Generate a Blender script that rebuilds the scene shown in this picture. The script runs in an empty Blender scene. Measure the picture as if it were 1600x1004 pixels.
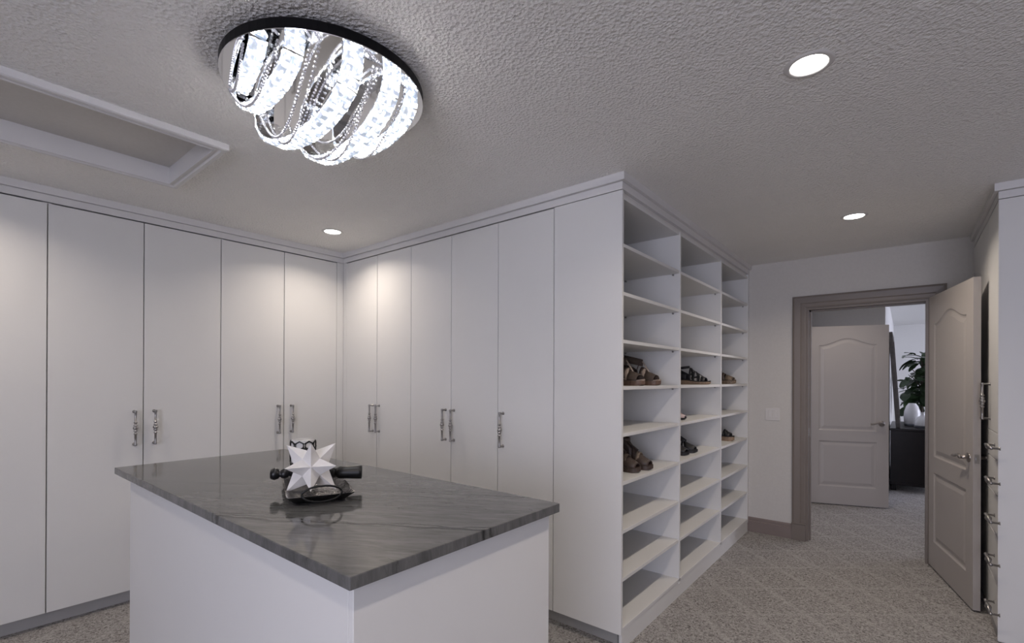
import bpy, bmesh, math, random
from mathutils import Vector, Matrix
random.seed(7)
scene = bpy.context.scene
C = scene.collection
PI = math.pi

# ------------------------------------------------------------------ camera
CAMH = 1.42
YAW, PIT, ROL, FPX, CY = -.6845, .0015, .0039, 754.02, 591.18
Fd = Vector((math.sin(YAW)*math.cos(PIT), math.cos(YAW)*math.cos(PIT), math.sin(PIT)))
Rt = Vector((math.cos(YAW), -math.sin(YAW), 0)); Up = Rt.cross(Fd)
R2 = Rt*math.cos(ROL) + Up*math.sin(ROL); U2 = -Rt*math.sin(ROL) + Up*math.cos(ROL)
cd = bpy.data.cameras.new('camera'); cam = bpy.data.objects.new('camera', cd); C.objects.link(cam)
cam.matrix_world = Matrix(((R2.x, U2.x, -Fd.x, 0), (R2.y, U2.y, -Fd.y, 0), (R2.z, U2.z, -Fd.z, CAMH), (0, 0, 0, 1)))
cd.sensor_fit = 'HORIZONTAL'; cd.sensor_width = 36; cd.lens = FPX/1600*36
cd.shift_y = (CY - 502)/1600; cd.clip_start = .05; cd.clip_end = 100
scene.camera = cam

# ------------------------------------------------------------------ world, exposure
w = bpy.data.worlds.new('daylight'); scene.world = w; w.use_nodes = True
w.node_tree.nodes['Background'].inputs[0].default_value = (.79, .805, 1.0, 1)
w.node_tree.nodes['Background'].inputs[1].default_value = 6.6
vs = scene.view_settings
vs.view_transform = 'Standard'; vs.look = 'None'; vs.gamma = 1; vs.use_curve_mapping = False
vs.exposure = 0.45
DOWN_W = 4.8          # each recessed downlight
WARM = (1.0, .87, .75)
CRYSTAL_E = 40.0        # LED crystals of the ceiling lamp
def portal(name, loc, rot, sx, sy):
    l = bpy.data.lights.new(name, 'AREA'); l.shape = 'RECTANGLE'; l.size = sx; l.size_y = sy
    l.cycles.is_portal = True
    o = bpy.data.objects.new(name, l); C.objects.link(o); o.location = loc; o.rotation_euler = rot
portal('closet_window_portal', (1.0, -3.46, 1.375), (PI/2, 0, 0), 2.6, 1.85)
portal('bedroom_window_portal', (3.62, 9.4, 1.375), (PI/2, 0, PI/2), 2.6, 1.85)

# ------------------------------------------------------------------ materials
def node_mat(name, col, rough=.5, metal=0., spec=.5):
    m = bpy.data.materials.new(name); m.use_nodes = True
    b = m.node_tree.nodes['Principled BSDF']
    b.inputs['Base Color'].default_value = (*col, 1); b.inputs['Roughness'].default_value = rough
    b.inputs['Metallic'].default_value = metal; b.inputs['Specular IOR Level'].default_value = spec
    return m
def nn(m, t, **kw):
    n = m.node_tree.nodes.new(t)
    for k, v in kw.items(): setattr(n, k, v)
    return n
def lk(m, a, b): m.node_tree.links.new(a, b)
def coords(m):
    return nn(m, 'ShaderNodeTexCoord').outputs['Object']
def geo(m):
    return nn(m, 'ShaderNodeNewGeometry').outputs['Position']
def ramp(m, fac, stops):
    r = nn(m, 'ShaderNodeValToRGB'); lk(m, fac, r.inputs[0]); e = r.color_ramp.elements
    while len(e) < len(stops): e.new(.5)
    for el, (p, c) in zip(e, stops): el.position = p; el.color = (*c, 1)
    return r.outputs[0]
def noise(m, vec, scale, detail=4, rough=.5, dist=0):
    n = nn(m, 'ShaderNodeTexNoise'); lk(m, vec, n.inputs['Vector'])
    n.inputs['Scale'].default_value = scale; n.inputs['Detail'].default_value = detail
    n.inputs['Roughness'].default_value = rough; n.inputs['Distortion'].default_value = dist
    return n.outputs['Fac']
def bump(m, h, strength=.3, dist=.01):
    b = nn(m, 'ShaderNodeBump'); b.inputs['Strength'].default_value = strength; b.inputs['Distance'].default_value = dist
    lk(m, h, b.inputs['Height']); lk(m, b.outputs[0], m.node_tree.nodes['Principled BSDF'].inputs['Normal'])
def bsdf(m): return m.node_tree.nodes['Principled BSDF']
def speckled(name, a, b, scale, rough=.5, detail=4, bmp=0, bdist=.004, metal=0):
    m = node_mat(name, a, rough, metal); p = geo(m)
    f = noise(m, p, scale, detail); lk(m, ramp(m, f, [(.35, a), (.65, b)]), bsdf(m).inputs['Base Color'])
    if bmp: bump(m, f, bmp, bdist)
    return m

M = {}
M['laminate'] = speckled('white_laminate', (.685, .68, .665), (.695, .69, .675), 3, .5)
M['laminate_in'] = speckled('white_laminate_shelf', (.66, .645, .63), (.67, .655, .64), 3, .5)
M['kick'] = speckled('grey_toe_kick', (.36, .355, .35), (.38, .375, .37), 6, .5)
M['crown'] = speckled('white_painted_trim', (.66, .65, .645), (.68, .67, .665), 4, .4)
M['wall'] = speckled('pale_grey_wall_paint', (.56, .54, .51), (.58, .56, .53), 60, .7, 4, .08, .002)
M['bedroom_wall'] = speckled('white_wall_paint', (.68, .68, .66), (.70, .70, .68), 60, .7, 4, .08, .002)
# ceiling: knocked-down orange-peel plaster
m = node_mat('textured_ceiling_plaster', (.5, .48, .465), .75); p = geo(m)
f1 = noise(m, p, 95, 3, .55, .9)
vor = nn(m, 'ShaderNodeTexVoronoi'); lk(m, p, vor.inputs['Vector']); vor.inputs['Scale'].default_value = 80
ad = nn(m, 'ShaderNodeMath', operation='ADD'); lk(m, f1, ad.inputs[0]); lk(m, vor.outputs['Distance'], ad.inputs[1])
bump(m, ad.outputs[0], 1.0, .006)
lk(m, ramp(m, noise(m, p, 2.2, 3), [(.3, (.84, .825, .795)), (.7, (.87, .855, .825))]), bsdf(m).inputs['Base Color'])
M['ceiling'] = m
# taupe paint of doors and casings
M['door'] = speckled('greige_door_paint', (.42, .39, .37), (.43, .40, .38), 5, .42)
M['casing'] = speckled('taupe_casing_paint', (.172, .145, .125), (.182, .155, .135), 5, .42)
M['base_taupe'] = speckled('dark_taupe_baseboard_paint', (.20, .16, .145), (.215, .175, .16), 5, .45)
M['nickel'] = node_mat('brushed_nickel', (.36, .35, .345), .3, 1)
M['chrome'] = node_mat('polished_chrome', (.82, .83, .85), .05, 1)
M['bronze'] = node_mat('satin_nickel_lever', (.36, .33, .31), .3, 1)
# carpet with trellis of light lines
m = node_mat('patterned_carpet', (.4, .37, .35), .95, 0, .1); p = geo(m)
sep = nn(m, 'ShaderNodeSeparateXYZ'); lk(m, p, sep.inputs[0])
def line_mask(nx, ny, period, width, off):
    wob = nn(m, 'ShaderNodeMath', operation='MULTIPLY'); lk(m, noise(m, p, 26, 3), wob.inputs[0]); wob.inputs[1].default_value = .05
    a = nn(m, 'ShaderNodeMath', operation='MULTIPLY'); lk(m, sep.outputs[0], a.inputs[0]); a.inputs[1].default_value = nx
    b = nn(m, 'ShaderNodeMath', operation='MULTIPLY_ADD'); lk(m, sep.outputs[1], b.inputs[0]); b.inputs[1].default_value = ny; lk(m, a.outputs[0], b.inputs[2])
    s = nn(m, 'ShaderNodeMath', operation='ADD'); lk(m, b.outputs[0], s.inputs[0]); lk(m, wob.outputs[0], s.inputs[1])
    s2 = nn(m, 'ShaderNodeMath', operation='ADD'); lk(m, s.outputs[0], s2.inputs[0]); s2.inputs[1].default_value = off
    pp = nn(m, 'ShaderNodeMath', operation='PINGPONG'); lk(m, s2.outputs[0], pp.inputs[0]); pp.inputs[1].default_value = period/2
    lt = nn(m, 'ShaderNodeMapRange'); lk(m, pp.outputs[0], lt.inputs[0]); lt.inputs[1].default_value = 0; lt.inputs[2].default_value = width
    lt.inputs[3].default_value = 1; lt.inputs[4].default_value = 0
    return lt.outputs[0]
l1 = line_mask(-.632, .775, .365, .022, -.04); l2 = line_mask(.7071, .7071, .31, .03, .08)
mx = nn(m, 'ShaderNodeMath', operation='MAXIMUM'); lk(m, l1, mx.inputs[0]); lk(m, l2, mx.inputs[1])
ns = noise(m, p, 75, 3, .75, 1.2)
base = ramp(m, ns, [(.38, (.135, .124, .117)), (.5, (.35, .335, .32)), (.62, (.49, .47, .455))])
pk = nn(m, 'ShaderNodeMix', data_type='RGBA'); 
pk.inputs[0].default_value = 0
lk(m, mx.outputs[0], pk.inputs[0]); lk(m, base, pk.inputs[6]); pk.inputs[7].default_value = (.50, .48, .465, 1)
sc = nn(m, 'ShaderNodeMath', operation='MULTIPLY'); lk(m, mx.outputs[0], sc.inputs[0]); sc.inputs[1].default_value = .36
lk(m, sc.outputs[0], pk.inputs[0])
lk(m, pk.outputs[2], bsdf(m).inputs['Base Color']); bump(m, ns, .8, .01)
M['carpet'] = m
# quartzite worktop
m = node_mat('grey_quartzite', (.2, .2, .2), .07, 0, .2); p = geo(m)
mr_ = nn(m, 'ShaderNodeMapping'); lk(m, p, mr_.inputs[0]); mr_.inputs['Rotation'].default_value = (0, 0, -.52)
mp = nn(m, 'ShaderNodeMapping'); lk(m, mr_.outputs[0], mp.inputs[0]); mp.inputs['Scale'].default_value = (1.0, 6.0, 1)
big = noise(m, mp.outputs[0], 2.2, 6, .6, 1.2)
fine = noise(m, mp.outputs[0], 11, 8, .65, .8)
cg = ramp(m, big, [(.3, (.10, .10, .098)), (.5, (.128, .127, .124)), (.7, (.16, .159, .156))])
cf = ramp(m, fine, [(.35, (.70, .70, .70)), (.65, (1.1, 1.1, 1.1))])
mu = nn(m, 'ShaderNodeMix', data_type='RGBA', blend_type='MULTIPLY'); mu.inputs[0].default_value = 1; lk(m, cg, mu.inputs[6]); lk(m, cf, mu.inputs[7])
def vein(scale, rot, width, off):
    k = nn(m, 'ShaderNodeMapping'); lk(m, p, k.inputs[0]); k.inputs['Rotation'].default_value = (0, 0, rot); k.inputs['Location'].default_value = (off, off*.7, 0)
    n = noise(m, k.outputs[0], scale, 5, .55, .25)
    a = nn(m, 'ShaderNodeMath', operation='SUBTRACT'); lk(m, n, a.inputs[0]); a.inputs[1].default_value = .5
    b = nn(m, 'ShaderNodeMath', operation='ABSOLUTE'); lk(m, a.outputs[0], b.inputs[0])
    c = nn(m, 'ShaderNodeMapRange'); lk(m, b.outputs[0], c.inputs[0]); c.inputs[2].default_value = width; c.inputs[3].default_value = 1; c.inputs[4].default_value = 0
    return c.outputs[0]
# one long dark vein running down the slab plus soft pale ones
sep = nn(m, 'ShaderNodeSeparateXYZ'); lk(m, p, sep.inputs[0])
def long_vein(nx, ny, c0, amp, width, sc_):
    a = nn(m, 'ShaderNodeMath', operation='MULTIPLY'); lk(m, sep.outputs[0], a.inputs[0]); a.inputs[1].default_value = nx
    b = nn(m, 'ShaderNodeMath', operation='MULTIPLY_ADD'); lk(m, sep.outputs[1], b.inputs[0]); b.inputs[1].default_value = ny; lk(m, a.outputs[0], b.inputs[2])
    n = nn(m, 'ShaderNodeMath', operation='MULTIPLY_ADD'); lk(m, noise(m, p, sc_, 5, .55), n.inputs[0]); n.inputs[1].default_value = amp; lk(m, b.outputs[0], n.inputs[2])
    s = nn(m, 'ShaderNodeMath', operation='SUBTRACT'); lk(m, n.outputs[0], s.inputs[0]); s.inputs[1].default_value = c0
    q = nn(m, 'ShaderNodeMath', operation='ABSOLUTE'); lk(m, s.outputs[0], q.inputs[0])
    c = nn(m, 'ShaderNodeMapRange'); lk(m, q.outputs[0], c.inputs[0]); c.inputs[2].default_value = width; c.inputs[3].default_value = 1; c.inputs[4].default_value = 0
    return c.outputs[0]
cur = mu.outputs[2]
for fac, col, amt in ((long_vein(-.498, .867, 1.36, .10, .010, 4), (.012, .012, .012), .95), (long_vein(-.498, .867, 1.38, .11, .006, 6), (.02, .02, .02), .8),
                      (long_vein(-.498, .867, 1.745, .08, .007, 4), (.015, .015, .015), .9), (long_vein(-.46, .888, 1.60, .14, .002, 6), (.03, .03, .03), .5), (long_vein(-.55, .835, 1.15, .12, .002, 6), (.03, .03, .03), .5)):
    s = nn(m, 'ShaderNodeMath', operation='MULTIPLY'); lk(m, fac, s.inputs[0]); s.inputs[1].default_value = amt
    x = nn(m, 'ShaderNodeMix', data_type='RGBA'); lk(m, s.outputs[0], x.inputs[0]); lk(m, cur, x.inputs[6]); x.inputs[7].default_value = (*col, 1); cur = x.outputs[2]
lk(m, cur, bsdf(m).inputs['Base Color'])
M['stone'] = m
# crystal LED blocks
m = node_mat('lit_crystal', (.85, .88, .95), .05, 0, .8); p = geo(m)
v = nn(m, 'ShaderNodeTexVoronoi'); lk(m, p, v.inputs['Vector']); v.inputs['Scale'].default_value = 72
e = ramp(m, v.outputs['Distance'], [(.24, (1.0, .95, .90)), (.35, (.018, .020, .025)), (.60, (.004, .005, .006))])
bsdf(m).inputs['Emission Strength'].default_value = CRYSTAL_E; lk(m, e, bsdf(m).inputs['Emission Color'])
M['crystal'] = m
M['bead'] = node_mat('crystal_bead', (.85, .85, .88), .08, .6)
M['unlit_black'] = node_mat('unlit_black_metal', (.004, .004, .005), .4, .0, .15)  # unlit side and dark reflections of the rim put into this black
m = node_mat('downlight_lens', (.9, .9, .9), .4); bsdf(m).inputs['Emission Color'].default_value = (1, .97, .93, 1); bsdf(m).inputs['Emission Strength'].default_value = 9
M['lens'] = m
M['white_plastic'] = node_mat('white_plastic', (.62, .6, .58), .4)
M['plaster_white'] = speckled('matt_white_resin', (.74, .72, .70), (.77, .75, .73), 40, .6)
M['black_gloss'] = node_mat('black_turned_wood', (.006, .006, .007), .35)
M['black_leather'] = speckled('black_leather', (.008, .008, .009), (.02, .02, .022), 90, .45)
M['tan'] = speckled('tan_cork', (.22, .15, .10), (.32, .23, .16), 160, .7)
M['brown'] = speckled('brown_leather', (.10, .058, .040), (.145, .088, .062), 70, .5)
M['brown_dark'] = speckled('dark_brown_leather', (.042, .027, .021), (.066, .044, .034), 80, .45)
M['olive'] = speckled('dark_olive_suede', (.062, .043, .032), (.082, .060, .045), 80, .8)
M['beige'] = speckled('beige_leather', (.33, .26, .21), (.38, .30, .24), 60, .5)
M['snake'] = speckled('snake_print_leather', (.10, .07, .045), (.26, .20, .145), 130, .5)
M['pink'] = speckled('pale_pink_leather', (.55, .43, .42), (.60, .48, .47), 40, .4)
M['espresso'] = speckled('espresso_wood', (.008, .006, .007), (.012, .009, .009), 12, .3)
bsdf(M['espresso']).inputs['Specular IOR Level'].default_value = .25
M['frame_wood'] = speckled('grey_brown_frame', (.05, .042, .036), (.075, .062, .054), 20, .5)
M['mirror'] = node_mat('mirror_glass', (.9, .9, .9), .02, 1)
M['vase'] = speckled('white_glazed_ceramic', (.72, .72, .72), (.75, .75, .75), 12, .25)
M['vase_band'] = node_mat('grey_glaze', (.16, .17, .19), .35)
M['leaf'] = speckled('fig_leaf_green', (.012, .028, .010), (.03, .06, .02), 9, .4)
M['bark'] = speckled('fig_bark', (.05, .04, .03), (.09, .07, .05), 40, .8)
M['pot'] = speckled('grey_pot', (.2, .2, .2), (.25, .25, .25), 20, .6)
M['glass'] = node_mat('window_glass', (1, 1, 1), 0.0); bsdf(M['glass']).inputs['Transmission Weight'].default_value = 1; bsdf(M['glass']).inputs['IOR'].default_value = 1.0
# hammered silver tray
m = node_mat('hammered_silver', (.45, .44, .43), .25, .9); p = geo(m)
v = nn(m, 'ShaderNodeTexVoronoi'); lk(m, p, v.inputs['Vector']); v.inputs['Scale'].default_value = 85
lk(m, ramp(m, v.outputs['Distance'], [(.1, (.55, .53, .51)), (.6, (.16, .15, .15))]), bsdf(m).inputs['Base Color']); bump(m, v.outputs['Distance'], .6, .004)
M['tray'] = m
M['tray_dark'] = node_mat('dark_metal_underside', (.02, .02, .02), .35, .7)
M['holder_white'] = node_mat('white_glass_candle', (.62, .61, .60), .3)

# ------------------------------------------------------------------ mesh helpers
def origin(o):
    v = Vector((0, 0, 0))
    while o is not None: v += o.location; o = o.parent
    return v
def tag(o, label=None, cat=None, group=None, kind=None):
    if label: o['label'] = label
    if cat: o['category'] = cat
    if group: o['group'] = group
    if kind: o['kind'] = kind
    return o
def empty(name, loc, label=None, cat=None, group=None, kind=None):
    o = bpy.data.objects.new(name, None); C.objects.link(o); o.location = loc; o.empty_display_size = .05
    return tag(o, label, cat, group, kind)
def finish(bm, name, mat, parent=None, loc=None, smooth=False, recalc=True):
    """bm is in world coordinates; loc = own origin (things without parent)."""
    if recalc: bmesh.ops.recalc_face_normals(bm, faces=bm.faces)
    me = bpy.data.meshes.new(name); 
    off = origin(parent) if parent else Vector((0, 0, 0))
    if loc is not None: off = Vector(loc)
    bmesh.ops.translate(bm, verts=bm.verts, vec=-off)
    bm.to_mesh(me); bm.free()
    if smooth:
        for f in me.polygons: f.use_smooth = True
    me.materials.append(M[mat] if isinstance(mat, str) else mat)
    o = bpy.data.objects.new(name, me); C.objects.link(o)
    if parent: o.parent = parent; o.location = off - origin(parent)
    elif loc is not None: o.location = loc
    return o
def abox(bm, x0, x1, y0, y1, z0, z1, bev=0, seg=1):
    vs_ = [bm.verts.new(c) for c in ((x0,y0,z0),(x1,y0,z0),(x1,y1,z0),(x0,y1,z0),(x0,y0,z1),(x1,y0,z1),(x1,y1,z1),(x0,y1,z1))]
    fs = [bm.faces.new([vs_[i] for i in q]) for q in ((0,3,2,1),(4,5,6,7),(0,1,5,4),(1,2,6,5),(2,3,7,6),(3,0,4,7))]
    if bev:
        es = list({e for f in fs for e in f.edges})
        bmesh.ops.bevel(bm, geom=es, offset=bev, segments=seg, affect='EDGES', profile=.5)
def box(name, mat, parent, x0, x1, y0, y1, z0, z1, bev=0, **k):
    bm = bmesh.new(); abox(bm, min(x0,x1), max(x0,x1), min(y0,y1), max(y0,y1), min(z0,z1), max(z0,z1), bev); return finish(bm, name, mat, parent, **k)
def lathe(bm, prof, seg=20, center=(0,0,0), axis='Z', caps=True):
    rings = []
    cx, cy, cz = center
    for r, z in prof:
        ring = []
        for i in range(seg):
            a = 2*PI*i/seg; u, v = r*math.cos(a), r*math.sin(a)
            if axis == 'Z': c = (cx+u, cy+v, cz+z)
            elif axis == 'X': c = (cx+z, cy+u, cz+v)
            else: c = (cx+u, cy+z, cz+v)
            ring.append(bm.verts.new(c))
        rings.append(ring)
    for a, b in zip(rings, rings[1:]):
        for i in range(seg): bm.faces.new((a[i], a[(i+1) % seg], b[(i+1) % seg], b[i]))
    if caps: bm.faces.new(rings[0][::-1]); bm.faces.new(rings[-1])
def tube(bm, pts, r, seg=8, closed=False):
    pts = [Vector(p) for p in pts]; rings = []
    n = len(pts)
    for i, p in enumerate(pts):
        a = pts[(i-1) % n] if (closed or i > 0) else pts[i]
        b = pts[(i+1) % n] if (closed or i < n-1) else pts[i]
        t = (b-a).normalized(); ref = Vector((0,0,1)) if abs(t.z) < .9 else Vector((1,0,0))
        s = t.cross(ref).normalized(); q = s.cross(t); rr = r[i] if isinstance(r, (list, tuple)) else r
        rings.append([bm.verts.new(p + s*rr*math.cos(2*PI*k/seg) + q*rr*math.sin(2*PI*k/seg)) for k in range(seg)])
    for i in range(n if closed else n-1):
        a, b = rings[i], rings[(i+1) % n]
        for k in range(seg): bm.faces.new((a[k], a[(k+1) % seg], b[(k+1) % seg], b[k]))
    if not closed: bm.faces.new(rings[0][::-1]); bm.faces.new(rings[-1])
def prism(bm, poly, fn):
    """poly: 2-D outline, fn(u,v,side) -> 3-D; a solid with n-gon caps."""
    a = [bm.verts.new(fn(u, v, 0)) for u, v in poly]; b = [bm.verts.new(fn(u, v, 1)) for u, v in poly]
    n = len(poly)
    for i in range(n): bm.faces.new((a[i], a[(i+1) % n], b[(i+1) % n], b[i]))
    bm.faces.new(a[::-1]); bm.faces.new(b)
def copy_mesh(src, name, parent, loc, rot=(0,0,0), scale=(1,1,1)):
    o = bpy.data.objects.new(name, src.data); C.objects.link(o); o.parent = parent
    o.location = Vector(loc) - (origin(parent) if parent else Vector((0,0,0))); o.rotation_euler = rot; o.scale = scale
    return o

# ------------------------------------------------------------------ room dimensions
H = 2.50; ZF = 2.417; ZK = .085
XL = -3.776; YB = 2.312; XS = -1.148; YW = 4.956; XR = .3915; YC = 3.727
XLW = -4.42; YFR = -3.4; XRW = 1.06; XRN = 2.5
XSB = -1.576                       # back of the shelf tower
DX0, DX1, DH = -.683, .137, 2.06   # doorway

# ------------------------------------------------------------------ structure
def struct(o, label): return tag(o, label, None, None, 'structure')
struct(box('floor', 'carpet', None, -4.6, 4.0, -3.7, 12.4, -.08, 0), 'grey beige patterned carpet floor')
# closet ceiling with the hatch opening
HX0, HX1, HY0, HY1 = -3.10, -2.481, -.50, .85
bm = bmesh.new()
xs = [-4.6, HX0-.014, HX1+.014, 2.7]; ys = [-3.6, HY0-.014, HY1+.014, YW+.06]
for i in range(3):
    for j in range(3):
        if i == 1 and j == 1: continue
        abox(bm, xs[i], xs[i+1], ys[j], ys[j+1], H, H+.02)
bmesh.ops.remove_doubles(bm, verts=bm.verts, dist=1e-5)
struct(finish(bm, 'ceiling', 'ceiling'), 'grey knockdown textured ceiling')
struct(box('ceiling', 'bedroom_wall', None, -1.2, 4.0, YW+.06, 12.4, H, H+.05), 'smooth pale ceiling beyond the doorway')
struct(box('wall_left', 'wall', None, XLW-.1, XLW, YFR-.1, 3.1, 0, H), 'wall behind the left wardrobe run')
struct(box('wall_centre', 'wall', None, XLW, XSB-.02, 2.97, 3.07, 0, H), 'wall behind the centre wardrobe run')
struct(box('wall_shelf', 'wall', None, XSB-.08, XSB-.02, 3.07, YW, 0, H), 'wall behind the shoe shelves')
bm = bmesh.new(); abox(bm, XRW, XRW+.1, YC+.1, YW+.12, 0, H); abox(bm, XRW, XRN, YC, YC+.1, 0, H); abox(bm, XRN, XRN+.1, YFR-.1, YC+.1, 0, H)
struct(finish(bm, 'wall_right', 'wall'), 'wall behind the right cabinets')
bm = bmesh.new()
abox(bm, XSB-.08, DX0, YW, YW+.12, 0, H); abox(bm, DX1, XRW, YW, YW+.12, 0, H); abox(bm, DX0, DX1, YW, YW+.12, DH, H)
struct(finish(bm, 'wall_back', 'wall'), 'pale grey end wall around the doorway')
# wall behind the camera with its window
WX0, WX1, WZ0, WZ1 = -.3, 2.3, .45, 2.3
bm = bmesh.new()
abox(bm, XLW, WX0, YFR-.12, YFR, 0, H); abox(bm, WX1, XRN, YFR-.12, YFR, 0, H); abox(bm, WX0, WX1, YFR-.12, YFR, 0, WZ0); abox(bm, WX0, WX1, YFR-.12, YFR, WZ1, H)
struct(finish(bm, 'wall_front', 'wall'), 'wall with the window behind the viewer')
wn = empty('window_1', (1.0, YFR-.06, WZ0)); struct(wn, 'white framed daylight window of the closet')
bm = bmesh.new()
abox(bm, WX0, WX0+.05, YFR-.1, YFR-.02, WZ0, WZ1); abox(bm, WX1-.05, WX1, YFR-.1, YFR-.02, WZ0, WZ1); abox(bm, WX0, WX1, YFR-.1, YFR-.02, WZ0, WZ0+.05); abox(bm, WX0, WX1, YFR-.1, YFR-.02, WZ1-.05, WZ1); abox(bm, .98, 1.02, YFR-.1, YFR-.02, WZ0, WZ1)
finish(bm, 'window_frame', 'crown', wn)
# hall and bedroom beyond the doorway
XH = -.94; YH = 7.02; XBW = -.185
struct(box('wall_hall', 'wall', None, XH-.1, XH, YW+.12, YH, 0, H), 'hall wall beside the far door')
struct(box('wall_hall_end', 'wall', None, XH-.1, XBW, YH, YH+.1, 0, H), 'hall end wall behind the far door')
struct(box('wall_bedroom', 'bedroom_wall', None, XBW-.1, XBW, YH+.1, 12.1, 0, H), 'white bedroom wall behind the leaning mirror')
struct(box('wall_bedroom_far', 'bedroom_wall', None, XBW-.1, 3.8, 12.0, 12.1, 0, H), 'far white bedroom wall')
struct(box('wall_bedroom_near', 'bedroom_wall', None, XRW, 3.8, YW+.12, YW+.22, 0, H), 'near bedroom wall')
BX = 3.56; BY0, BY1, BZ0, BZ1 = 8.1, 10.7, .45, 2.3
bm = bmesh.new()
abox(bm, BX, BX+.12, YW+.22, BY0, 0, H); abox(bm, BX, BX+.12, BY1, 12.0, 0, H); abox(bm, BX, BX+.12, BY0, BY1, 0, BZ0); abox(bm, BX, BX+.12, BY0, BY1, BZ1, H)
struct(finish(bm, 'wall_bedroom_window', 'bedroom_wall'), 'bedroom wall holding the daylight window')
wn = empty('window_2', (BX+.06, 9.4, BZ0)); struct(wn, 'wide daylight window of the bedroom')
bm = bmesh.new()
for a, b in ((BY0, BY0+.05), (9.375, 9.425), (BY1-.05, BY1)): abox(bm, BX+.02, BX+.1, a, b, BZ0, BZ1)
abox(bm, BX+.02, BX+.1, BY0, BY1, BZ0, BZ0+.05); abox(bm, BX+.02, BX+.1, BY0, BY1, BZ1-.05, BZ1)
finish(bm, 'window_frame', 'crown', wn)
# baseboards
def base_profile(bm, a, b, n, hgt=.135, th=.016):
    """skirting from a to b (2-D), n = outward normal"""
    prof = [(0, 0), (th, 0), (th, hgt*.72), (th*.62, hgt*.76), (th*.62, hgt*.93), (th*.25, hgt), (0, hgt)]
    r0 = [bm.verts.new((a[0]+n[0]*u, a[1]+n[1]*u, v)) for u, v in prof]; r1 = [bm.verts.new((b[0]+n[0]*u, b[1]+n[1]*u, v)) for u, v in prof]
    k = len(prof)
    for i in range(k): bm.faces.new((r0[i], r0[(i+1) % k], r1[(i+1) % k], r1[i]))
    bm.faces.new(r0); bm.faces.new(r1[::-1])
bm = bmesh.new(); base_profile(bm, (XS-.02, YW), (DX0-.105, YW), (0, -1)); struct(finish(bm, 'baseboard_back', 'base_taupe'), 'dark taupe baseboard between shelves and door casing')
bm = bmesh.new(); base_profile(bm, (XBW, YH+.1), (XBW, 12.0), (1, 0)); base_profile(bm, (XBW, 12.0), (3.5, 12.0), (0, -1)); struct(finish(bm, 'baseboard_bedroom', 'crown'), 'white baseboard of the bedroom')
# door casing (trim) : profiled legs + head, plinth blocks, jamb lining
def casing_leg(bm, x_in, x_out, z0, z1):
    s = 1 if x_out > x_in else -1; wd = abs(x_out-x_in)
    prof = [(0, 0), (0, .012), (.012, .016), (wd*.35, .016), (wd*.42, .021), (wd*.85, .024), (wd, .020), (wd, 0)]
    prism(bm, prof, lambda u, v, k: (x_in+s*u, YW-v, (z0, z1+u)[k]))
tr = empty('trim_1', ((DX0+DX1)/2, YW, 0)); struct(tr, 'taupe moulded casing around the open doorway')
bm = bmesh.new(); casing_leg(bm, DX0, DX0-.105, .15, DH); finish(bm, 'casing_leg', 'casing', tr)
bm = bmesh.new(); casing_leg(bm, DX1, DX1+.105, .15, DH); finish(bm, 'casing_leg', 'casing', tr)
bm = bmesh.new(); wd = .105
prof = [(0, 0), (0, .012), (.012, .016), (wd*.35, .016), (wd*.42, .021), (wd*.85, .024), (wd, .020), (wd, 0)]
def head(u, v, k): return ((DX0-u if k == 0 else DX1+u), YW-v, DH+u)
prism(bm, prof, head); finish(bm, 'casing_head', 'casing', tr)
for a, b in ((DX0-.108, DX0+.0), (DX1, DX1+.108)):
    bm = bmesh.new(); abox(bm, a, b, YW-.027, YW, 0, .142); abox(bm, a, b, YW-.031, YW, .142, .152, .003); finish(bm, 'plinth_block', 'casing', tr)
bm = bmesh.new()
abox(bm, DX0, DX0+.018, YW-.002, YW+.122, 0, DH-.018); abox(bm, DX1-.018, DX1, YW-.002, YW+.122, 0, DH-.018); abox(bm, DX0, DX1, YW-.002, YW+.122, DH-.018, DH)
abox(bm, DX0+.018, DX0+.03, YW+.045, YW+.08, 0, DH-.018); abox(bm, DX0+.018, DX1-.018, YW+.045, YW+.08, DH-.03, DH-.018)
finish(bm, 'jamb_lining', 'casing', tr)
box('strike_plate', 'nickel', tr, DX0+.018, DX0+.0195, YW+.008, YW+.038, .93, 1.0)

# crown mouldings: fascia + projecting cap
CP = .018; ZC = 2.457
def crown_run(n, label, pts, depth=.1):
    """pts: plan polyline of the fascia face, outward on its right-hand side; built as solid strips behind it"""
    r = empty('trim_%d' % n, (pts[0][0], pts[0][1], ZF)); struct(r, label)
    for nm, off, z0, z1, o2 in (('fascia', .0, ZF, ZC, -.02), ('crown_cap', CP, ZC+.0015, H, -.02)):
        bm = bmesh.new(); front, back = [], []
        m_ = len(pts)
        for i, p in enumerate(pts):
            p = Vector((*p, 0)); ns_ = []
            if i > 0: d = (p - Vector((*pts[i-1], 0))).normalized(); ns_.append(Vector((d.y, -d.x, 0)))
            if i < m_-1: d = (Vector((*pts[i+1], 0)) - p).normalized(); ns_.append(Vector((d.y, -d.x, 0)))
            nv = ns_[0] if len(ns_) == 1 else (ns_[0]+ns_[1])/(1+ns_[0].dot(ns_[1]))
            front.append(p+nv*off); back.append(p+nv*o2)
        for i in range(m_-1):
            q = [front[i], front[i+1], back[i+1], back[i]]
            a = [bm.verts.new((v.x, v.y, z0)) for v in q]; b = [bm.verts.new((v.x, v.y, z1)) for v in q]
            for k in range(4): bm.faces.new((a[k], a[(k+1) % 4], b[(k+1) % 4], b[k]))
            bm.faces.new(a[::-1]); bm.faces.new(b)
        finish(bm, nm, 'crown', r)
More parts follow.
